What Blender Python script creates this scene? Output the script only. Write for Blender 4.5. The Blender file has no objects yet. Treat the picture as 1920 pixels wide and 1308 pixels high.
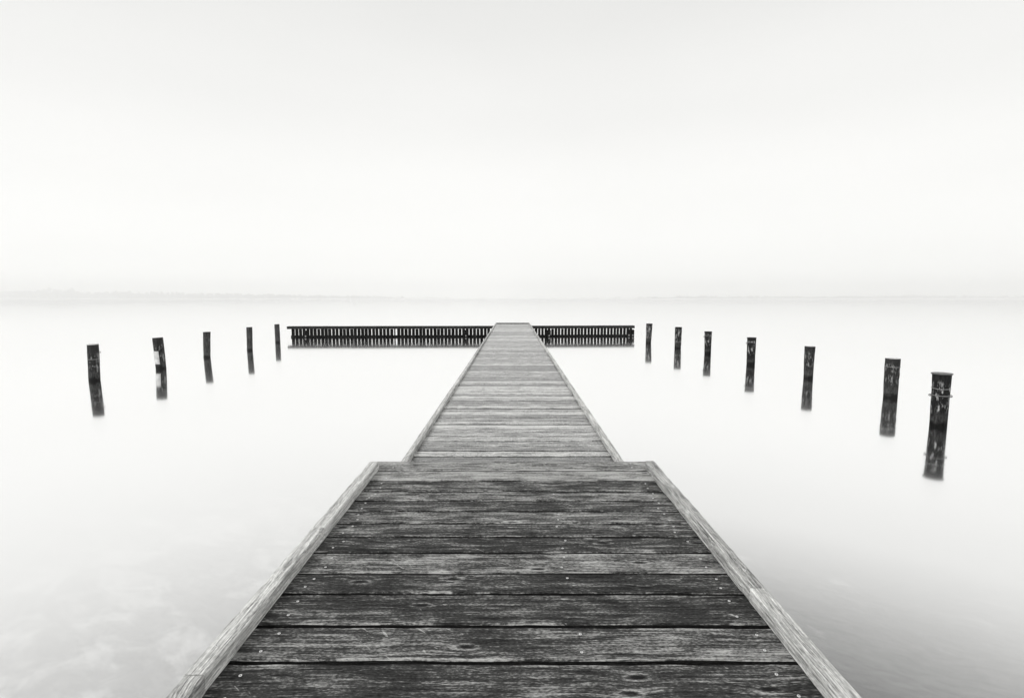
import bpy, math, random
from mathutils import Vector, Matrix
R = math.radians
random.seed(7)
sc = bpy.context.scene
col = sc.collection

# ---------------------------------------------------------------- camera
H = 1.9                                   # eye above the water
cam_d = bpy.data.cameras.new('camera')
cam_d.sensor_width = 36.0
cam_d.lens = 36.0 * 940 / 1920
cam_d.clip_start = 0.05
cam_d.clip_end = 40000
cam = bpy.data.objects.new('camera', cam_d)
cam.location = (0, 0, H)
cam.rotation_euler = (R(90 - 5.80), 0, R(0.06))
col.objects.link(cam)
sc.camera = cam

# ---------------------------------------------------------------- sky
SUN_EL, SUN_AZ = 43.0, -118.0              # azimuth from +Y, negative = left
w = bpy.data.worlds.new('World')
sc.world = w
w.use_nodes = True
nt = w.node_tree
nt.nodes.clear()
def node(nt, typ, **kw):
    n = nt.nodes.new(typ)
    for k, v in kw.items():
        if k.startswith('i_'):
            n.inputs[k[2:].replace('_', ' ')].default_value = v
        else:
            setattr(n, k, v)
    return n
def mth(nt, op, a, b=None, c=None, clamp=False):
    n = nt.nodes.new('ShaderNodeMath')
    n.operation = op
    n.use_clamp = clamp
    for i, v in enumerate((a, b, c)):
        if v is None: continue
        if isinstance(v, (int, float)): n.inputs[i].default_value = v
        else: nt.links.new(v, n.inputs[i])
    return n.outputs[0]
def mapr(nt, v, a, b, c, d, smooth=False):
    n = nt.nodes.new('ShaderNodeMapRange')
    n.interpolation_type = 'SMOOTHSTEP' if smooth else 'LINEAR'
    for i, x in enumerate((a, b, c, d)): n.inputs[i + 1].default_value = x
    nt.links.new(v, n.inputs[0])
    return n.outputs[0]
def mixc(nt, f, a, b):
    n = nt.nodes.new('ShaderNodeMix')
    n.data_type = 'RGBA'
    for s, v in ((n.inputs[0], f), (n.inputs[6], a), (n.inputs[7], b)):
        if isinstance(v, (int, float)): s.default_value = v if s is n.inputs[0] else (v, v, v, 1)
        elif isinstance(v, tuple): s.default_value = v
        else: nt.links.new(v, s)
    return n.outputs[2]
sky = node(nt, 'ShaderNodeTexSky', sky_type='NISHITA', sun_disc=False)
sky.sun_elevation = R(SUN_EL)
sky.sun_rotation = R(SUN_AZ)
sky.air_density = 1.0; sky.dust_density = 4.0
bw = node(nt, 'ShaderNodeRGBToBW')
nt.links.new(sky.outputs[0], bw.inputs[0])
tc = node(nt, 'ShaderNodeTexCoord')
sep = node(nt, 'ShaderNodeSeparateXYZ')
nt.links.new(tc.outputs['Generated'], sep.inputs[0])
ramp = node(nt, 'ShaderNodeValToRGB')
ramp.color_ramp.interpolation = 'EASE'
els = ramp.color_ramp.elements
els[0].position = 0.0;  els[0].color = (1.22, 1.22, 1.22, 1)
els[1].position = 1.0;  els[1].color = (0.74, 0.74, 0.74, 1)
for p_, v_ in ((0.08, 1.04), (0.20, 0.985), (0.34, 0.91), (0.50, 0.83)):
    e = els.new(p_); e.color = (v_, v_, v_, 1)
nt.links.new(sep.outputs[2], ramp.inputs[0])
cn = node(nt, 'ShaderNodeTexNoise', i_Scale=1.6, i_Detail=3.0, i_Roughness=0.5)
cm = node(nt, 'ShaderNodeMapping')
cm.inputs['Scale'].default_value = (1, 1, 2.6)
nt.links.new(tc.outputs['Generated'], cm.inputs[0])
nt.links.new(cm.outputs[0], cn.inputs['Vector'])
veil = mth(nt, 'MULTIPLY', ramp.outputs[0], mapr(nt, cn.outputs[0], 0.3, 0.7, 0.975, 1.02))
sky_v = mth(nt, 'ADD', mth(nt, 'MULTIPLY', veil, 9.9), mth(nt, 'MULTIPLY', mth(nt, 'MINIMUM', bw.outputs[0], 10.0), 0.02))
tint = node(nt, 'ShaderNodeCombineColor')
nt.links.new(mth(nt, 'MULTIPLY', sky_v, 1.0), tint.inputs[0])
nt.links.new(sky_v, tint.inputs[1])
nt.links.new(mth(nt, 'MULTIPLY', sky_v, 0.982), tint.inputs[2])
bg = node(nt, 'ShaderNodeBackground')
bg.inputs['Strength'].default_value = 0.1
wo = node(nt, 'ShaderNodeOutputWorld')
nt.links.new(tint.outputs[0], bg.inputs[0])
nt.links.new(bg.outputs[0], wo.inputs[0])

# ---------------------------------------------------------------- sun (veiled)
sd = bpy.data.lights.new('sun', 'SUN')
sd.energy = 1.5
sd.angle = R(14)
sd.color = (1.0, 0.995, 0.98)
so = bpy.data.objects.new('sun', sd)
dvec = Vector((math.sin(R(SUN_AZ)) * math.cos(R(SUN_EL)), math.cos(R(SUN_AZ)) * math.cos(R(SUN_EL)), math.sin(R(SUN_EL))))
so.rotation_euler = dvec.to_track_quat('Z', 'Y').to_euler()
so.location = (-10, 0, 20)
col.objects.link(so)

vs = sc.view_settings
vs.view_transform = 'Standard'
vs.look = 'None'
vs.exposure = 0.0
vs.gamma = 1.0
vs.use_curve_mapping = False
sc.render.engine = 'CYCLES'
sc.cycles.use_denoising = True
sc.cycles.max_bounces = 10
sc.cycles.volume_bounces = 10
sc.cycles.sample_clamp_indirect = 6

# ---------------------------------------------------------------- helpers
def tag(o, label=None, cat=None, group=None, kind=None):
    if label: o['label'] = label
    if cat: o['category'] = cat
    if group: o['group'] = group
    if kind: o['kind'] = kind
    return o
def empty(name, loc=(0, 0, 0), rot=(0, 0, 0)):
    o = bpy.data.objects.new(name, None)
    o.empty_display_size = 0.2
    o.location = loc
    o.rotation_euler = rot
    col.objects.link(o)
    return o
def mesh(name, vs_, fs, mats, fm=None, smooth=False):
    m = bpy.data.meshes.new(name)
    m.from_pydata(vs_, [], fs)
    for x in (mats if isinstance(mats, (list, tuple)) else [mats]): m.materials.append(x)
    if fm: m.polygons.foreach_set('material_index', fm)
    if smooth: m.polygons.foreach_set('use_smooth', [True] * len(fs))
    m.update()
    return m
TONE = random.Random(3)
def put(name, me, parent=None, loc=(0, 0, 0), rot=(0, 0, 0), scale=(1, 1, 1)):
    o = bpy.data.objects.new(name, me)
    o.location = loc
    o.rotation_euler = rot
    o.scale = scale
    if parent: o.parent = parent
    o.color = (TONE.random(),) * 3 + (1,)
    col.objects.link(o)
    return o
def smooth_noise(rng, n, step):
    """n values in -1..1 that wander slowly (knots every `step`)"""
    k = [rng.uniform(-1, 1) for _ in range(int(n / step) + 3)]
    out = []
    for i in range(n):
        f = i / step; a = int(f); t = f - a; t = t * t * (3 - 2 * t)
        out.append(k[a] * (1 - t) + k[a + 1] * t)
    return out
def timber(rng, L, wd, ht, segs, bev=0.003, wander=0.0, jit=0.0, cup=0.0):
    """sawn board along local X, centred, top at z = 0; edges wander and are chipped"""
    vs_, fs = [], []
    nA, nB, nC = (smooth_noise(rng, segs + 1, 3) for _ in range(3))
    for i in range(segs + 1):
        x = -L / 2 + L * i / segs
        a = -wd / 2 + nA[i] * wander + rng.uniform(-jit, jit)
        b = wd / 2 + nB[i] * wander + rng.uniform(-jit, jit)
        t = nC[i] * wander * 0.5
        b1 = bev * rng.uniform(0.7, 1.5); b2 = bev * rng.uniform(0.7, 1.5)
        vs_ += [(x, a, -ht), (x, a, t - b1), (x, a + b1, t), (x, 0, t - cup), (x, b - b2, t), (x, b, t - b2), (x, b, -ht)]
    for i in range(segs):
        for k in range(7):
            k2 = (k + 1) % 7
            fs.append((i * 7 + k, (i + 1) * 7 + k, (i + 1) * 7 + k2, i * 7 + k2))
    fs.append(tuple(range(0, 7)))
    fs.append(tuple(reversed(range(segs * 7, segs * 7 + 7))))
    return vs_, fs
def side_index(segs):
    """material 1 (never bleached, gap shade painted into its colour) on the flanks and the underside of a board"""
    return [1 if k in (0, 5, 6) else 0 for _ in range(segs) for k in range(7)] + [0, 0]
def box(x0, x1, y0, y1, z0, z1):
    v = [(x, y, z) for z in (z0, z1) for y in (y0, y1) for x in (x0, x1)]
    f = [(0, 2, 3, 1), (4, 5, 7, 6), (0, 1, 5, 4), (2, 6, 7, 3), (0, 4, 6, 2), (1, 3, 7, 5)]
    return v, f

# ---------------------------------------------------------------- materials
def new_mat(name):
    m = bpy.data.materials.new(name)
    m.use_nodes = True
    t = m.node_tree
    t.nodes.clear()
    out = t.nodes.new('ShaderNodeOutputMaterial')
    return m, t, out
def noise(t, vec, scale, detail=4.0, rough=0.55, dist=0.0):
    mp = t.nodes.new('ShaderNodeMapping')
    mp.inputs['Scale'].default_value = scale
    t.links.new(vec, mp.inputs[0])
    n = t.nodes.new('ShaderNodeTexNoise')
    n.inputs['Scale'].default_value = 1.0
    n.inputs['Detail'].default_value = detail
    n.inputs['Roughness'].default_value = rough
    n.inputs['Distortion'].default_value = dist
    t.links.new(mp.outputs[0], n.inputs['Vector'])
    return n.outputs[0]
def wood(name, lo, mid, hi, rough=0.6, spread=0.5, contrast=1.0, scuff=0.5, bump=0.6, knots=True, grain=(2.6, 52), fine=(9, 230), blotch=(4.0, 15), spec=0.5, edge=0.28, wt=(1.2, 1.5, 0.9, 1.2), bdist=0.004, gouge=0.0):
    m, t, out = new_mat(name)
    tc = t.nodes.new('ShaderNodeTexCoord')
    oi = t.nodes.new('ShaderNodeObjectInfo')
    rnd = oi.outputs['Random']
    oc = t.nodes.new('ShaderNodeSeparateColor'); t.links.new(oi.outputs['Color'], oc.inputs[0])
    tone = oc.outputs[0]                       # each board has weathered differently
    cmb = t.nodes.new('ShaderNodeCombineXYZ')
    for i, k in enumerate((37.0, 91.0, 53.0)):
        t.links.new(mth(t, 'MULTIPLY', rnd, k), cmb.inputs[i])
    add = t.nodes.new('ShaderNodeVectorMath'); add.operation = 'ADD'
    t.links.new(tc.outputs['Object'], add.inputs[0]); t.links.new(cmb.outputs[0], add.inputs[1])
    P = add.outputs[0]
    # knots bend the grain around them
    sp = t.nodes.new('ShaderNodeSeparateXYZ'); t.links.new(P, sp.inputs[0])
    vo = t.nodes.new('ShaderNodeTexVoronoi'); vo.voronoi_dimensions = '2D'; vo.inputs['Scale'].default_value = 1.0
    vm = t.nodes.new('ShaderNodeMapping'); vm.inputs['Scale'].default_value = (2.6, 7.5, 1)
    t.links.new(P, vm.inputs[0]); t.links.new(vm.outputs[0], vo.inputs['Vector'])
    cs = t.nodes.new('ShaderNodeSeparateColor'); t.links.new(vo.outputs['Color'], cs.inputs[0])
    has = mth(t, 'GREATER_THAN', cs.outputs[0], 0.72)
    kd = vo.outputs['Distance']
    near = mth(t, 'MULTIPLY', has, mapr(t, kd, 0.0, 0.34, 1.0, 0.0, True))
    warp = t.nodes.new('ShaderNodeCombineXYZ')
    t.links.new(sp.outputs[0], warp.inputs[0])
    gsc = mth(t, 'ADD', mth(t, 'MULTIPLY', mth(t, 'FRACT', mth(t, 'MULTIPLY', rnd, 17.3)), 0.9), 0.6)   # ring spacing differs from board to board
    wy = mth(t, 'MULTIPLY', near, 0.018)
    wn = mth(t, 'MULTIPLY', noise(t, P, (1.3, 6, 6), 2), 0.035)
    t.links.new(mth(t, 'MULTIPLY', mth(t, 'ADD', mth(t, 'ADD', sp.outputs[1], wy), wn), gsc), warp.inputs[1])
    t.links.new(mth(t, 'ADD', sp.outputs[2], wn), warp.inputs[2])
    W = warp.outputs[0]
    gA = noise(t, W, (grain[0], grain[1], grain[1]), 5, 0.62, 0.2)
    gF = noise(t, W, (fine[0], fine[1], fine[1]), 4, 0.7)
    gB = noise(t, P, (blotch[0], blotch[1], blotch[1]), 6, 0.68, 0.6)
    gS = noise(t, P, (14, 80, 80), 4, 0.65, 0.9)
    gP = noise(t, P, (75, 190, 190), 2, 0.6)
    gC = noise(t, W, (0.9, 40, 40), 2, 0.4)
    s = mth(t, 'MULTIPLY', mth(t, 'SUBTRACT', gA, 0.5), wt[0] * contrast)
    s = mth(t, 'ADD', s, mth(t, 'MULTIPLY', mth(t, 'SUBTRACT', gF, 0.5), wt[1] * contrast))
    s = mth(t, 'ADD', s, mth(t, 'MULTIPLY', mth(t, 'SUBTRACT', gB, 0.5), wt[2] * contrast))
    s = mth(t, 'ADD', s, mth(t, 'MULTIPLY', mth(t, 'SUBTRACT', gP, 0.5), wt[3] * contrast))
    s = mth(t, 'ADD', s, mth(t, 'MULTIPLY', mth(t, 'SUBTRACT', tone, 0.5), spread))
    sc_ = mapr(t, gS, 0.60, 0.74, 0.0, 1.0)
    s = mth(t, 'ADD', s, mth(t, 'MULTIPLY', sc_, scuff))
    # arrises worn pale
    gs = t.nodes.new('ShaderNodeSeparateXYZ'); t.links.new(tc.outputs['Generated'], gs.inputs[0])
    ew = mth(t, 'ABSOLUTE', mth(t, 'SUBTRACT', gs.outputs[1], 0.5))
    ew = mth(t, 'MULTIPLY', mapr(t, ew, 0.42, 0.485, 0.0, 1.0, True), mapr(t, gB, 0.40, 0.62, 0.0, 1.0))
    s = mth(t, 'ADD', s, mth(t, 'MULTIPLY', ew, edge))
    s = mth(t, 'ADD', s, 0.5)
    if gouge:                                  # short pale scrapes across the grain
        gm = t.nodes.new('ShaderNodeMapping'); gm.inputs['Rotation'].default_value = (0, 0, R(38))
        t.links.new(P, gm.inputs[0])
        gg = noise(t, gm.outputs[0], (16, 80, 1), 2, 0.5, 0.4)
        gz = noise(t, P, (3.3, 6, 1), 1)
        gq = mth(t, 'MULTIPLY', mapr(t, gg, 0.66, 0.72, 0.0, 1.0), mapr(t, gz, 0.52, 0.60, 0.0, 1.0))
        s = mth(t, 'ADD', s, mth(t, 'MULTIPLY', gq, gouge))
    if knots:
        core = mth(t, 'MULTIPLY', has, mapr(t, kd, 0.03, 0.07, 1.0, 0.0, True))
        ring = mth(t, 'MULTIPLY', has, mth(t, 'MULTIPLY', mapr(t, kd, 0.07, 0.10, 0.0, 1.0, True), mapr(t, kd, 0.10, 0.17, 1.0, 0.0, True)))
        s = mth(t, 'SUBTRACT', s, mth(t, 'MULTIPLY', core, 0.45))
        s = mth(t, 'ADD', s, mth(t, 'MULTIPLY', ring, 0.22))
    # drying cracks along the grain
    ck = mth(t, 'ABSOLUTE', mth(t, 'SUBTRACT', gC, 0.5))
    ck = mapr(t, ck, 0.0, 0.012, 1.0, 0.0)
    ck = mth(t, 'MULTIPLY', ck, mapr(t, noise(t, P, (1.1, 5, 5), 1), 0.55, 0.62, 0.0, 1.0))
    cr = t.nodes.new('ShaderNodeValToRGB')
    cr.color_ramp.elements[0].position = 0.05; cr.color_ramp.elements[0].color = (lo, lo, lo * 0.98, 1)
    cr.color_ramp.elements[1].position = 1.0; cr.color_ramp.elements[1].color = (hi, hi, hi * 0.98, 1)
    e = cr.color_ramp.elements.new(0.5); e.color = (mid, mid, mid * 0.98, 1)
    t.links.new(s, cr.inputs[0])
    c = mixc(t, mth(t, 'MULTIPLY', ck, 0.85), cr.outputs[0], (lo * 0.4, lo * 0.4, lo * 0.4, 1))
    hgt = mth(t, 'SUBTRACT', mth(t, 'ADD', mth(t, 'MULTIPLY', gA, 0.6), mth(t, 'MULTIPLY', gF, 0.4)), mth(t, 'MULTIPLY', ck, 0.8))
    bp = t.nodes.new('ShaderNodeBump')
    bp.inputs['Strength'].default_value = bump
    bp.inputs['Distance'].default_value = bdist
    t.links.new(hgt, bp.inputs['Height'])
    b = t.nodes.new('ShaderNodeBsdfPrincipled')
    t.links.new(c, b.inputs['Base Color'])
    b.inputs['Roughness'].default_value = rough
    b.inputs['Specular IOR Level'].default_value = spec
    t.links.new(bp.outputs[0], b.inputs['Normal'])
    t.links.new(b.outputs[0], out.inputs[0])
    return m
M_deck = wood('weathered_deck_wood', 0.003, 0.050, 0.46, 0.7, 0.68, 0.98, 0.42, 0.9, spec=0.2, grain=(2.2, 70), fine=(8, 210), blotch=(4.5, 15), wt=(1.25, 1.2, 1.35, 1.0), gouge=0.32)
M_walk = wood('silvered_walkway_wood', 0.010, 0.175, 0.68, 0.27, 0.65, 1.55, 0.3, 0.3, bdist=0.0012, edge=0.15, spec=1.0)
M_rail = wood('pale_kerb_wood', 0.04, 0.43, 0.93, 0.6, 0.28, 1.4, 0.3, 1.0, knots=False, grain=(2.2, 150), fine=(10, 480), blotch=(2.5, 18), edge=0.1, wt=(1.0, 1.6, 0.7, 0.6))
M_flank = wood('unbleached_flank_gap_shade', 0.003, 0.012, 0.05, 0.8, 0.2, 0.8, 0.1, 0.4, knots=False, spec=0.15, edge=0.0)  # unbleached sides, darkened further to paint in the shade between planks
M_dark = wood('tarred_wood', 0.002, 0.005, 0.02, 0.8, 0.4, 0.9, 0.2, 0.5, knots=False, spec=0.04)
M_cap = wood('dark_cap_wood', 0.004, 0.011, 0.04, 0.7, 0.3, 0.9, 0.3, 0.5, knots=False, spec=0.1)

def post_mat(name, pale, seed, base=0.02, lo_z=0.18, hi_z=0.62):
    """round mooring post: tarred, peeling pale between two heights, wet at the waterline"""
    m, t, out = new_mat(name)
    tc = t.nodes.new('ShaderNodeTexCoord')
    ad = t.nodes.new('ShaderNodeVectorMath'); ad.operation = 'ADD'
    t.links.new(tc.outputs['Object'], ad.inputs[0]); ad.inputs[1].default_value = (seed * 3.1, seed * 7.7, seed * 1.3)
    P = ad.outputs[0]
    sp = t.nodes.new('ShaderNodeSeparateXYZ'); t.links.new(tc.outputs['Object'], sp.inputs[0])
    z = sp.outputs[2]
    a = noise(t, P, (26, 26, 6), 6, 0.72, 0.2)
    b_ = noise(t, P, (60, 60, 14), 4, 0.7)
    g = noise(t, P, (120, 120, 5), 3, 0.6)
    zz = mth(t, 'ADD', z, mth(t, 'MULTIPLY', mth(t, 'SUBTRACT', noise(t, P, (9, 9, 9), 3), 0.5), 0.25))
    zone = mth(t, 'MULTIPLY', mapr(t, zz, lo_z, lo_z + 0.1, 0.0, 1.0, True), mapr(t, zz, hi_z, hi_z + 0.06, 1.0, 0.0, True))
    peel = mth(t, 'MULTIPLY', mapr(t, mth(t, 'ADD', mth(t, 'MULTIPLY', a, 0.75), mth(t, 'MULTIPLY', b_, 0.25)), 0.515, 0.575, 0.0, 1.0), zone)
    peel = mth(t, 'MULTIPLY', peel, pale)
    gr = mapr(t, g, 0.3, 0.7, 0.35, 1.9)
    base_v = mth(t, 'MULTIPLY', mth(t, 'MULTIPLY', gr, base), mapr(t, b_, 0.3, 0.7, 0.5, 1.8))
    algae = mth(t, 'MULTIPLY', mapr(t, zz, 0.05, 0.11, 0.0, 1.0, True), mapr(t, zz, 0.13, 0.24, 1.0, 0.0, True))
    v = mth(t, 'ADD', base_v, mth(t, 'MULTIPLY', mth(t, 'MULTIPLY', algae, 0.035), mapr(t, b_, 0.35, 0.7, 0.2, 1.6)))
    v = mth(t, 'ADD', v, mth(t, 'MULTIPLY', peel, mapr(t, b_, 0.3, 0.7, 0.04, 0.42)))
    wet = mapr(t, zz, 0.03, 0.07, 0.35, 1.0, True)
    v = mth(t, 'MULTIPLY', v, wet)
    cc = t.nodes.new('ShaderNodeCombineColor')
    for i in range(3): t.links.new(v, cc.inputs[i])
    bp = t.nodes.new('ShaderNodeBump'); bp.inputs['Strength'].default_value = 0.8; bp.inputs['Distance'].default_value = 0.008
    t.links.new(mth(t, 'ADD', g, mth(t, 'ADD', a, peel)), bp.inputs['Height'])
    b = t.nodes.new('ShaderNodeBsdfPrincipled')
    t.links.new(cc.outputs[0], b.inputs['Base Color'])
    b.inputs['Roughness'].default_value = 0.75
    b.inputs['Specular IOR Level'].default_value = 0.12
    t.links.new(bp.outputs[0], b.inputs['Normal'])
    t.links.new(b.outputs[0], out.inputs[0])
    return m
def flat_mat(name, v, rough=0.6, metal=0.0, var=0.3, scale=30):
    m, t, out = new_mat(name)
    tc = t.nodes.new('ShaderNodeTexCoord')
    n = noise(t, tc.outputs['Object'], (scale,) * 3, 4, 0.6)
    f = mapr(t, n, 0.3, 0.7, v * (1 - var), v * (1 + var))
    cc = t.nodes.new('ShaderNodeCombineColor')
    for i in range(3): t.links.new(f, cc.inputs[i])
    b = t.nodes.new('ShaderNodeBsdfPrincipled')
    t.links.new(cc.outputs[0], b.inputs['Base Color'])
    b.inputs['Roughness'].default_value = rough
    b.inputs['Metallic'].default_value = metal
    t.links.new(b.outputs[0], out.inputs[0])
    return m
M_wire = flat_mat('galvanised_wire', 0.35, 0.45, 0.6)
M_rust = flat_mat('dark_iron', 0.03, 0.6, 0.3)
M_end = flat_mat('bleached_end_grain', 0.55, 0.8, 0, 0.35, 60)
M_greycap = flat_mat('grey_metal_cap', 0.10, 0.45, 0.2, 0.3, 25)
M_plate = flat_mat('white_painted_plate', 0.62, 0.5, 0, 0.25, 9)
M_screw = flat_mat('zinc_screw_head', 0.75, 0.35, 0.3, 0.1)
M_hole = flat_mat('dark_screw_recess', 0.02, 0.7)
M_forest = flat_mat('dark_conifer_foliage', 0.05, 0.9, 0, 0.5, 0.02)
M_land = flat_mat('dark_far_land', 0.08, 0.9, 0, 0.4, 0.003)

# water: a nearly still mirror that lets the bottom show where one looks down steeply
def water_mat():
    m, t, out = new_mat('still_lake_water')
    tc = t.nodes.new('ShaderNodeTexCoord')
    geo = t.nodes.new('ShaderNodeNewGeometry')
    dt = t.nodes.new('ShaderNodeVectorMath'); dt.operation = 'DOT_PRODUCT'
    t.links.new(geo.outputs['Incoming'], dt.inputs[0]); t.links.new(geo.outputs['Normal'], dt.inputs[1])
    ca = mth(t, 'ABSOLUTE', dt.outputs['Value'])
    cr = t.nodes.new('ShaderNodeValToRGB'); cr.color_ramp.interpolation = 'LINEAR'
    e = cr.color_ramp.elements
    e[0].position = 0.0; e[0].color = (1, 1, 1, 1)
    e[1].position = 1.0; e[1].color = (0.06, 0.06, 0.06, 1)
    for p_, v_ in ((0.20, 0.995), (0.30, 0.98), (0.38, 0.90), (0.44, 0.72), (0.50, 0.45), (0.56, 0.24), (0.66, 0.12)):
        x = e.new(p_); x.color = (v_, v_, v_, 1)
    t.links.new(ca, cr.inputs[0])
    rip = noise(t, tc.outputs['Object'], (0.55, 0.9, 1), 3, 0.5, 0.4)
    bp = t.nodes.new('ShaderNodeBump'); bp.inputs['Strength'].default_value = 0.05; bp.inputs['Distance'].default_value = 0.02
    t.links.new(rip, bp.inputs['Height'])
    g1 = t.nodes.new('ShaderNodeBsdfGlossy'); g1.inputs['Roughness'].default_value = 0.065
    g2 = t.nodes.new('ShaderNodeBsdfGlossy'); g2.inputs['Roughness'].default_value = 0.17
    for g in (g1, g2):
        g.inputs['Color'].default_value = (1, 1, 1, 1)
        t.links.new(bp.outputs[0], g.inputs['Normal'])
    mg = t.nodes.new('ShaderNodeMixShader'); mg.inputs[0].default_value = 0.13
    t.links.new(g1.outputs[0], mg.inputs[1]); t.links.new(g2.outputs[0], mg.inputs[2])
    tr = t.nodes.new('ShaderNodeBsdfTransparent'); tr.inputs['Color'].default_value = (0.9, 0.9, 0.9, 1)
    mx = t.nodes.new('ShaderNodeMixShader')
    t.links.new(cr.outputs[0], mx.inputs[0]); t.links.new(tr.outputs[0], mx.inputs[1]); t.links.new(mg.outputs[0], mx.inputs[2])
    t.links.new(mx.outputs[0], out.inputs[0])
    return m
def bed_mat():
    m, t, out = new_mat('silty_lake_bed')
    tc = t.nodes.new('ShaderNodeTexCoord')
    P = tc.outputs['Object']
    sp = t.nodes.new('ShaderNodeSeparateXYZ'); t.links.new(P, sp.inputs[0])
    # pale sand to the left of the pier, dark weed to the right
    side = mapr(t, mth(t, 'ADD', sp.outputs[0], mth(t, 'MULTIPLY', noise(t, P, (0.4, 0.4, 1), 2), 2.0)), -1.6, 2.2, 0.0, 1.0, True)
    rot = t.nodes.new('ShaderNodeMapping'); rot.inputs['Rotation'].default_value = (0, 0, R(28))
    t.links.new(P, rot.inputs[0])
    st = noise(t, rot.outputs[0], (4.5, 13, 1), 5, 0.6, 0.8)
    bl = noise(t, rot.outputs[0], (1.7, 2.8, 1), 6, 0.58, 0.5)
    sand = mth(t, 'ADD', mapr(t, bl, 0.46, 0.66, 0.64, 0.88, True), mth(t, 'MULTIPLY', mth(t, 'SUBTRACT', st, 0.5), 0.3))
    weed = mth(t, 'ADD', mapr(t, bl, 0.60, 0.76, 0.15, 0.36, True), mth(t, 'MULTIPLY', mth(t, 'SUBTRACT', st, 0.5), 0.34))
    c = mixc(t, side, sand, weed)
    b = t.nodes.new('ShaderNodeBsdfDiffuse')
    t.links.new(c, b.inputs[0])
    t.links.new(b.outputs[0], out.inputs[0])
    return m

# ---------------------------------------------------------------- setting: water, bed, far shore, haze
RAD = 5200.0
v, f = box(-RAD, RAD, -600, RAD, -1.35, -1.30)
tag(put('lake_bed', mesh('lake_bed', v, f, bed_mat())), kind='structure')
vs_ = [(-RAD, -600, 0), (RAD, -600, 0), (RAD, RAD, 0), (-RAD, RAD, 0)]
tag(put('lake_water', mesh('lake_water', vs_, [(0, 1, 2, 3)], water_mat())), kind='structure')

def shore_height(px):
    """height in metres of the far wooded skyline, across the view"""
    pts = [(-1500, 40), (-200, 60), (0, 70), (30, 86), (90, 84), (130, 62), (260, 60), (330, 44), (420, 40), (520, 30), (650, 16), (760, 5),
           (880, 0), (1080, 0), (1180, 3), (1300, 12), (1500, 12), (1750, 18), (1950, 14), (2400, 36), (3400, 30)]
    for (a, ha), (b, hb) in zip(pts, pts[1:]):
        if a <= px <= b: return ha + (hb - ha) * (px - a) / (b - a)
    return 20
rng = random.Random(11)
vs_, fs = [], []
N = 160
for i in range(N + 1):
    px = -900 + 3700 * i / N
    X = (px - 961) / 940 * 4000
    h = shore_height(px)
    for (dy, k) in ((0, -0.02), (8, 0.03), (160, 0.45), (420, 0.62), (700, -0.02)):
        vs_.append((X * (1 + dy / 9000), 4000 + dy, h * k + (rng.uniform(-2, 2) if k > 0.1 else 0)))
for i in range(N):
    for k in range(4):
        a = i * 5 + k
        fs.append((a, a + 5, a + 6, a + 1))
tag(put('far_shore', mesh('far_shore', vs_, fs, M_land, smooth=True)), kind='structure')
vs_, fs = [], []
oct_ = [(1, 0, 0), (0, 1, 0), (-1, 0, 0), (0, -1, 0), (0, 0, 1), (0, 0, -0.6), (0.6, 0.6, 0.55), (-0.6, 0.6, 0.55), (-0.6, -0.6, 0.55), (0.6, -0.6, 0.55)]
octf = [(0, 6, 9), (6, 0, 1), (7, 1, 2), (8, 2, 3), (9, 3, 0), (4, 9, 6), (4, 6, 7), (4, 7, 8), (4, 8, 9), (6, 1, 7), (7, 2, 8), (8, 3, 9), (5, 1, 0), (5, 2, 1), (5, 3, 2), (5, 0, 3)]
for _ in range(2600):
    px = rng.uniform(-900, 2800)
    h = shore_height(px)
    if rng.random() > min(1, h / 28): continue
    X = (px - 961) / 940 * 4000
    q = rng.random() ** 1.5
    r = rng.uniform(7, 15) * (0.55 + h / 110)
    zc = h * (0.08 + 0.6 * q)
    s3 = rng.uniform(0.9, 1.7)
    b0 = len(vs_)
    for p_ in oct_:
        vs_.append((X + p_[0] * r * rng.uniform(.7, 1.3), 4010 + q * 330 + p_[1] * r, zc + r * 0.5 + p_[2] * r * s3 * rng.uniform(.75, 1.2)))
    fs += [tuple(b0 + k for k in g) for g in octf]
o = put('far_woodland', mesh('far_woodland', vs_, fs, M_forest))
tag(o, 'faint woodland along the far shore fading into the mist', 'woodland', kind='stuff')

m, t, out = new_mat('lake_mist')
pv = t.nodes.new('ShaderNodeVolumePrincipled')
pv.inputs['Color'].default_value = (0.998, 0.998, 0.995, 1)
pv.inputs['Density'].default_value = 0.0005
pv.inputs['Anisotropy'].default_value = 0.88
t.links.new(pv.outputs[0], out.inputs['Volume'])
v, f = box(-RAD - 60, RAD + 60, -660, RAD + 60, -2.4, 135)
tag(put('haze', mesh('haze', v, f, m)), kind='stuff')

# ---------------------------------------------------------------- pier: near platform and long walkway
# screw head, shared
vs_, fs, fm = [], [], []
for (r_, z_) in ((0.0052, 0.0), (0.0047, 0.0014), (0.0021, 0.0016), (0.0017, 0.0005)):
    for k in range(8):
        a = k * math.pi / 4
        vs_.append((r_ * math.cos(a), r_ * math.sin(a), z_))
for j in range(3):
    for k in range(8):
        k2 = (k + 1) % 8
        fs.append((j * 8 + k, j * 8 + k2, (j + 1) * 8 + k2, (j + 1) * 8 + k)); fm.append(1 if j == 2 else 0)
fs.append(tuple(24 + k for k in range(8))); fm.append(1)
ME_screw = mesh('screw', vs_, fs, [M_screw, M_hole], fm)

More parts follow.
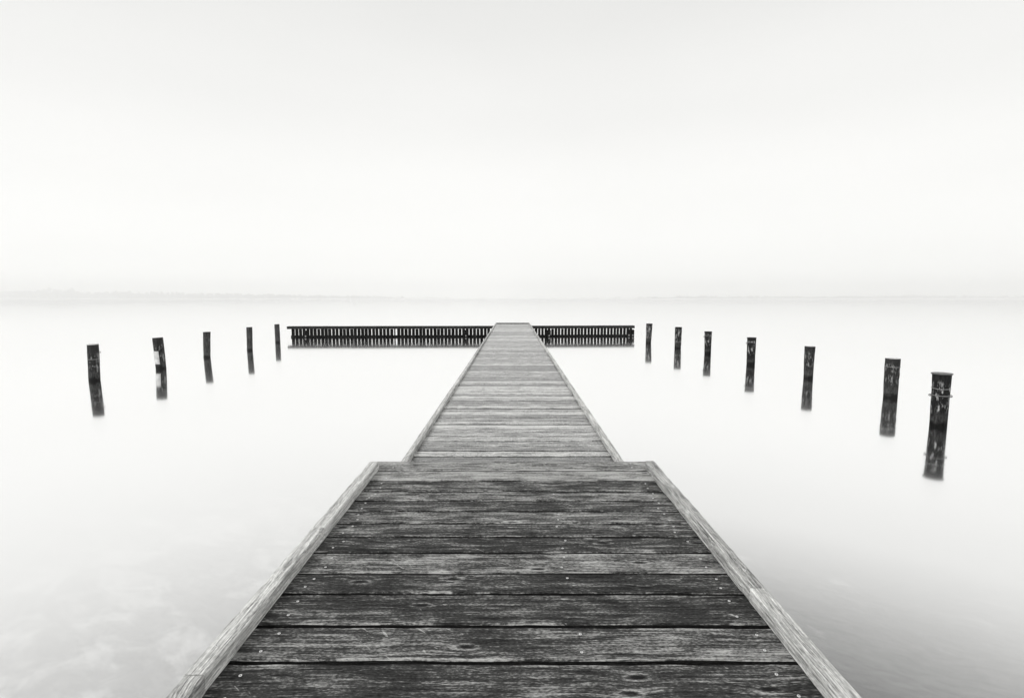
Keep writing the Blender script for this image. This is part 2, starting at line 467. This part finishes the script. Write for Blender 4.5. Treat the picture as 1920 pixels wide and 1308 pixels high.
def pile_mesh(rng, r0, z0, z1, mat, n=14):
    vs_, fs = [], []
    lev = [z0, z0 * 0.5, 0.0, z1 * 0.5, z1 - r0 * 0.35, z1]
    for j, z in enumerate(lev):
        for k in range(n):
            a = 2 * math.pi * k / n
            r = r0 * (1 + 0.03 * math.sin(3 * a + j)) * (0.78 if j == 5 else 1)
            vs_.append((r * math.cos(a), r * math.sin(a), z))
    for j in range(5):
        for k in range(n):
            k2 = (k + 1) % n
            fs.append((j * n + k, j * n + k2, (j + 1) * n + k2, (j + 1) * n + k))
    fs.append(tuple(5 * n + k for k in range(n)))
    return mesh('pile', vs_, fs, mat, smooth=True)
rng = random.Random(5)
ME_pile = pile_mesh(rng, 0.10, -1.3, 0.47, M_dark)

BOARD_TONES = (0.80, 0.90, 0.50, 0.62, 0.42, 0.60, 0.50, 0.34, 0.66, 0.26, 0.34, 0.56, 0.40)   # from the far edge back
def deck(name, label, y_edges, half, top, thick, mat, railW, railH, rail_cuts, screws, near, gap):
    root = tag(empty(name, (0, y_edges[0], 0)), label, 'pier')
    y0r = y_edges[0]
    shared = None
    if not near:
        shared = []
        for k in range(8):
            v, f = timber(rng, 2 * (half + railW), 0.14, thick, 6, 0.004, 0.0015, 0.0012, 0.001)
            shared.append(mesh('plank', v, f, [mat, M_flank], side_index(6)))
    for i, (a, b) in enumerate(zip(y_edges, y_edges[1:])):
        g = gap * rng.uniform(0.75, 1.3) if near else gap * rng.choice((0.5, 0.9, 1.3, 1.7))
        wd = b - a - g
        if near:
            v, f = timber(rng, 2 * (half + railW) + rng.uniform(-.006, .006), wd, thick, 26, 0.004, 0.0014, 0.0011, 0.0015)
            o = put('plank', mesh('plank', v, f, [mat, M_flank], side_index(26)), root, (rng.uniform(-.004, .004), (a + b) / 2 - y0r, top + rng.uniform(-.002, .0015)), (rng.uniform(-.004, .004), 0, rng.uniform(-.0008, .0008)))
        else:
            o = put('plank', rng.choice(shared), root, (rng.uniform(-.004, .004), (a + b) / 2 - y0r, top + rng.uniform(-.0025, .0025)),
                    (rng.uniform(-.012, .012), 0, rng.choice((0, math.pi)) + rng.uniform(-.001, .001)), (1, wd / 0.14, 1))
        if near and i >= len(y_edges) - 1 - len(BOARD_TONES):
            tn = BOARD_TONES[len(y_edges) - 2 - i]
            o.color = (tn, tn, tn, 1)
        if screws:
            for sx in (-half + 0.08, 0.23, half - 0.08):
                for sy in (-0.27, 0.24):
                    if rng.random() < (0.45 if sx == 0.23 else 0.06): continue
                    put('screw', ME_screw, o, (sx + rng.uniform(-.02, .02), sy * wd + rng.uniform(-.008, .008), 0.0012), (0, 0, rng.uniform(0, 3)))
    # kerb timbers, butted end to end
    for sgn in (-1, 1):
        cuts = rail_cuts[0 if sgn < 0 else 1]
        for a, b in zip(cuts, cuts[1:]):
            L = b - a - 0.003
            v, f = timber(rng, L, railW, railH, max(8, int(L / 0.045)), railH * 0.09, 0.0010, 0.0009)
            o = put('kerb_rail', mesh('kerb_rail', v, f, M_rail), root, (sgn * (half + railW / 2 + rng.uniform(-.0015, .0015)), (a + b) / 2 - y0r, top + railH + 0.001 + rng.uniform(-.0015, .0025)), (0, 0, R(90)))
            if screws:
                x = -L / 2 + 0.12
                while x < L / 2 - 0.03:
                    put('screw', ME_screw, o, (x, rng.uniform(-.012, .012), 0.0012)); x += rng.uniform(0.42, 0.6)
    # joists and piles below
    ya, yb = y_edges[0], y_edges[-1]
    for x in (-half + 0.05, 0, half - 0.05):
        v, f = box(-0.04, 0.04, 0.02, yb - ya - 0.02, top - thick - 0.16, top - thick - 0.003)
        put('joist', mesh('joist', v, f, M_dark), root, (x, 0, 0))
    y = 0.45
    while y < yb - ya:
        for x in (-half + 0.12, half - 0.12):
            put('pile', ME_pile, root, (x, y, 0), (0, 0, rng.uniform(0, 6)))
        y += 2.7
    return root
edges = [3.458, 3.238, 3.053, 2.904, 2.761, 2.617, 2.468, 2.326, 2.178, 2.002, 1.856, 1.662, 1.485]
edges[1] = 3.262; edges[2] = 3.075
e = 1.485
while e > -1.2:
    e -= rng.choice((0.145, 0.175, 0.19)); edges.append(e)
edges = edges[::-1]
ylo = edges[0]
deck('pier_platform', 'dark weathered plank deck in the foreground with pale kerb timbers', edges, 0.90, 0.75, 0.045, M_deck,
     0.062, 0.055, ([ylo, -0.2, 1.36, 2.305, 3.285], [ylo, 0.3, 1.80, 2.86, 3.30]), True, True, 0.0155)
we = [3.475]
while we[-1] < 24.80: we.append(we[-1] + rng.choice((0.145, 0.150, 0.146, 0.158)))
walk = deck('pier_walkway', 'long narrow silvered boardwalk running out over the lake', we, 0.796, 0.63, 0.04, M_walk,
     0.048, 0.044, ([3.475, 6.9, 10.6, 14.4, 18.2, 22.0, we[-1]], [3.475, 7.4, 11.2, 15.0, 18.8, 22.4, we[-1]]), False, False, 0.016)
v, f = timber(rng, 2 * (0.796 + 0.048), 0.06, 0.052, 20, 0.004, 0.001, 0.001)
put('end_rail', mesh('end_rail', v, f, M_cap), walk, (0, we[-1] + 0.035 - 3.475, 0.63 + 0.045))

# ---------------------------------------------------------------- wave screens
def screen(name, label, A, B, slit0, pitch, piles, flip, odd=None):
    d = Vector((B[0] - A[0], B[1] - A[1], 0)); L = d.length
    ang = math.atan2(d.y, d.x)
    root = tag(empty(name, (A[0], A[1], 0), (0, 0, ang)), label, 'breakwater', 'slatted wave screens either side of the walkway')
    # local x along the screen, -y towards the camera
    v, f = timber(rng, L, 0.34, 0.125, int(L / 0.3), 0.006, 0.004, 0.003)
    put('cap_beam', mesh('cap_beam', v, f, M_cap), root, (L / 2, -0.06, 0.535))
    v, f = timber(rng, L - 0.24, 0.07, 0.15, int(L / 0.4), 0.008, 0.003, 0.001)
    put('waling_beam', mesh('waling_beam', v, f, M_dark), root, (L / 2, -0.045, 0.088))
    shared = []
    for k in range(6):
        wdt = pitch - 0.035 + rng.uniform(-.009, .008)
        v, f = box(-wdt / 2, wdt / 2, -0.016, 0.016, -1.25, 0.408)
        v = [(x + rng.uniform(-.003, .003), y, z) for x, y, z in v]
        shared.append(mesh('slat', v, f, M_dark))
    x = slit0
    i = 0
    while x < L - 0.1:
        o = put('slat', rng.choice(shared), root, (x + rng.uniform(-.007, .007), 0.012 + rng.uniform(0, .004), rng.uniform(-.02, 0)), (0, rng.uniform(-.014, .014), 0))
        if odd is not None and i == odd: o.scale = (0.45, 1, 1); o.location.x -= 0.03
        x += pitch; i += 1
    for px in piles:
        o = put('pile', ME_pile, root, (px, -0.185, -0.13), (0, 0, rng.uniform(0, 6)))
        v, f = box(-0.03, 0.03, -0.012, 0, -0.03, 0.03)
        put('bolt_plate', mesh('bolt_plate', v, f, M_wire), o, (0, 0, 0)).matrix_basis = Matrix.Rotation(-o.rotation_euler.z, 4, 'Z') @ Matrix.Translation((0.0, -0.102, 0.20))
    return root
screen('wave_screen', 'black slatted wave screen on the left of the walkway, the longer one', (-10.88, 24.34), (-0.90, 24.70), 0.20, 0.1762,
       [0.90, 8.60], False, 28)
screen('wave_screen', 'black slatted wave screen on the right of the walkway, the shorter one', (0.90, 24.78), (6.05, 25.08), 0.10, 0.1645,
       [0.88, 4.86, 5.05], True)

# ---------------------------------------------------------------- mooring posts
def ring_mesh(name, r, thick, mat, n=24, sag=0.0, rng=random):
    vs_, fs = [], []
    for k in range(n):
        a = 2 * math.pi * k / n
        for j in range(5):
            b = 2 * math.pi * j / 5
            rr = r + thick * math.cos(b)
            vs_.append((rr * math.cos(a), rr * math.sin(a), thick * math.sin(b) + sag * math.sin(a * 1 + 0.7) + sag * 0.4 * math.sin(3 * a)))
    for k in range(n):
        for j in range(5):
            k2 = (k + 1) % n; j2 = (j + 1) % 5
            fs.append((k * 5 + j, k2 * 5 + j, k2 * 5 + j2, k * 5 + j2))
    return mesh(name, vs_, fs, mat, smooth=True)
def loop_mesh(r, thick, mat):
    return ring_mesh('loop', r, thick, mat, 10)
def mooring_post(base, top, rt, rb, label, mat, seed, cap=None, wires=(), loops=(), plate=False, dent=None, slant=0.0):
    rng = random.Random(seed)
    slim = math.cos(math.atan2(abs(base[0]), base[1])) ** 0.8    # radii were read off as widths across the view
    rt *= slim; rb *= slim
    if cap: cap = (cap[0] * slim, cap[1], cap[2])
    root = tag(empty('mooring_post', (base[0], base[1], 0)), label, 'mooring post', 'mooring posts standing in the water')
    h = top[1]
    va = math.atan2(-base[1], -base[0])        # towards the pier head, where the fittings face
    lean = (top[0] - base[0]) / h
    ly = rng.uniform(-0.01, 0.01)
    n = 22
    lev = [-1.3, -0.6, -0.1, 0.0, 0.06, 0.12, 0.2, 0.28, 0.36, 0.44, 0.52, 0.6, 0.68, h - 0.03, h - 0.006, h]
    lev = [z for z in lev if z <= h]
    ph = [rng.uniform(0, 6) for _ in range(4)]
    vs_, fs, fm = [], [], []
    wob = smooth_noise(rng, len(lev), 2.2)
    for j, z in enumerate(lev):
        tt = max(0, min(1, z / h))
        r = rb + (rt - rb) * tt
        if z > h - 0.004: r *= 0.97
        for k in range(n):
            a = 2 * math.pi * k / n
            rr = r * (1 + 0.022 * math.sin(2 * a + ph[0]) + 0.015 * math.sin(5 * a + ph[1] + z * 4) + 0.012 * math.sin(9 * a + ph[2] + z * 9) + 0.018 * wob[j])
            if dent and abs(z - dent[0]) < 0.05: rr *= 1 + dent[1] * max(0, math.cos(a - va - math.pi / 2))
            zz = z + (slant * math.cos(a) * r if z > h - 0.05 else 0)
            vs_.append((rr * math.cos(a) + lean * z, rr * math.sin(a) + ly * z, zz))
    for j in range(len(lev) - 1):
        for k in range(n):
            k2 = (k + 1) % n
            fs.append((j * n + k, j * n + k2, (j + 1) * n + k2, (j + 1) * n + k)); fm.append(0)
    fs.append(tuple((len(lev) - 1) * n + k for k in range(n))); fm.append(1)
    put('post_shaft', mesh('post_shaft', vs_, fs, [mat, M_end], fm, smooth=False), root)
    me = root.children[0].data
    me.polygons.foreach_set('use_smooth', [True] * (len(fs) - 1) + [False])
    tilt = (rng.uniform(-.02, .02), slant * -1 + math.atan(lean) * 0.5, 0)
    if cap:
        cr_, ct, cmat = cap
        vs_, fs = [], []
        for (r_, z_) in ((0.5, 0), (1, 0), (1.02, ct * .5), (1.0, ct), (0.85, ct * 1.15)):
            for k in range(20):
                a = 2 * math.pi * k / 20
                vs_.append((cr_ * r_ * math.cos(a) * (1 + .012 * math.sin(3 * a + ph[3])), cr_ * r_ * math.sin(a), z_))
        for j in range(4):
            for k in range(20):
                k2 = (k + 1) % 20
                fs.append((j * 20 + k, j * 20 + k2, (j + 1) * 20 + k2, (j + 1) * 20 + k))
        fs.append(tuple(80 + k for k in range(20)))
        put('post_cap', mesh('post_cap', vs_, fs, cmat), root, (lean * h, ly * h, h + 0.001), tilt)
    for (z, m_, sag) in wires:
        put('wire', ring_mesh('wire', (rb + (rt - rb) * z / h) * 1.035, 0.0045, m_, 24, sag), root, (lean * z, ly * z, z), (0, 0, rng.uniform(0, 1)))
    for (z, side, r_) in loops:
        put('wire_loop', loop_mesh(r_, 0.006, M_rust), root,
            (lean * z + math.cos(va + side * math.pi / 2) * (rt + r_ * 0.5), math.sin(va + side * math.pi / 2) * (rt + r_ * 0.5), z), (R(80), R(20 * side), va + math.pi / 2 + rng.uniform(-.3, .3)))
    if plate:
        vs_, fs = [], []
        a0, a1 = va - R(84), va - R(8)
        for j, z in enumerate((0.13, 0.48)):
            for k in range(7):
                a = a0 + (a1 - a0) * k / 6
                for rr in (rb * 1.05, rb * 1.11):
                    vs_.append((rr * math.cos(a) + lean * z, rr * math.sin(a) + ly * z, z))
        for k in range(6):
            i0 = k * 2
            fs += [(i0 + 1, i0 + 3, i0 + 17, i0 + 15), (i0, i0 + 14, i0 + 16, i0 + 2), (i0, i0 + 2, i0 + 3, i0 + 1), (i0 + 14, i0 + 15, i0 + 17, i0 + 16)]
        fs += [(0, 1, 15, 14), (12, 26, 27, 13)]
        put('marker_plate', mesh('marker_plate', vs_, fs, M_plate), root)
    return root
MP = [post_mat('tarred_post', 1.5, 1, 0.012), post_mat('mossy_post', 0.9, 2, 0.024), post_mat('smooth_post', 0.25, 3, 0.04),
      post_mat('peeling_post', 2.0, 4, 0.010, 0.24, 0.66), post_mat('streaked_post', 1.8, 5, 0.012, 0.16, 0.72)]
# right-hand row, near to far
mooring_post((6.365, 7.351), (6.352, .780), .140, .128, 'thick mooring post with a wide flat disc cap, the nearest on the right', MP[0], 21,
             cap=(.160, .016, M_greycap), wires=((.575, M_wire, .006), (.47, M_wire, .003), (.465, M_rust, .004)), loops=((.455, -1, .012), (.462, 1, .015)))
mooring_post((7.271, 9.513), (7.268, .754), .147, .138, 'thick mottled mooring post without a wide cap, second nearest on the right', MP[1], 22,
             wires=((.60, M_wire, .004),), dent=(.44, .07, 0.0))
mooring_post((7.039, 11.813), (7.042, .765), .131, .114, 'bare mooring post widening to a dark top, third from the right edge', MP[1], 23)
mooring_post((6.818, 14.242), (6.811, .768), .130, .122, 'mooring post with white peeled patches and one pale wire near its top', MP[3], 24,
             wires=((.655, M_wire, .004),), loops=((.615, -1, .015),), cap=(.138, .012, M_cap))
mooring_post((6.684, 17.074), (6.673, .751), .130, .114, 'mooring post with one big pale scar below a wire, fifth in the right row', MP[3], 25,
             wires=((.62, M_wire, .006),), loops=((.585, -1, .015),), cap=(.138, .012, M_cap))
mooring_post((6.291, 19.003), (6.292, .787), .130, .124, 'mooring post with pale vertical streaks, second from the end of the right screen', MP[4], 26,
             cap=(.140, .012, M_cap), dent=(.06, -.1, 0.0))
mooring_post((5.758, 21.161), (5.775, .832), .134, .114, 'mooring post flaring at the top, right beside the end of the right screen', MP[4], 27, wires=((.40, M_wire, .02),))
# left-hand row, near to far
mooring_post((-9.695, 11.486), (-9.660, .832), .133, .133, 'leftmost mooring post with a bleached flat top and two wires', MP[1], 31,
             cap=(.136, .014, M_end), wires=((.665, M_rust, .004), (.50, M_wire, .004)), loops=((.65, 1, .014),), slant=0.04)
mooring_post((-9.537, 13.477), (-9.572, .839), .140, .140, 'leaning mooring post with a white plate on its side', MP[1], 32,
             wires=((.66, M_rust, .005),), plate=True, slant=0.05)
mooring_post((-9.821, 15.990), (-9.776, .806), .120, .115, 'plain grey mooring post in the middle of the left row', MP[2], 33, slant=0.04, cap=(.122, .012, M_cap))
mooring_post((-9.555, 18.126), (-9.528, .854), .111, .108, 'slim bare dark mooring post, fourth from the left', MP[2], 34, slant=0.03)
mooring_post((-10.072, 21.417), (-10.074, .789), .110, .112, 'slim mooring post with one dark band, beside the end of the left screen', MP[2], 35,
             wires=((.64, M_rust, .008),), slant=0.05)
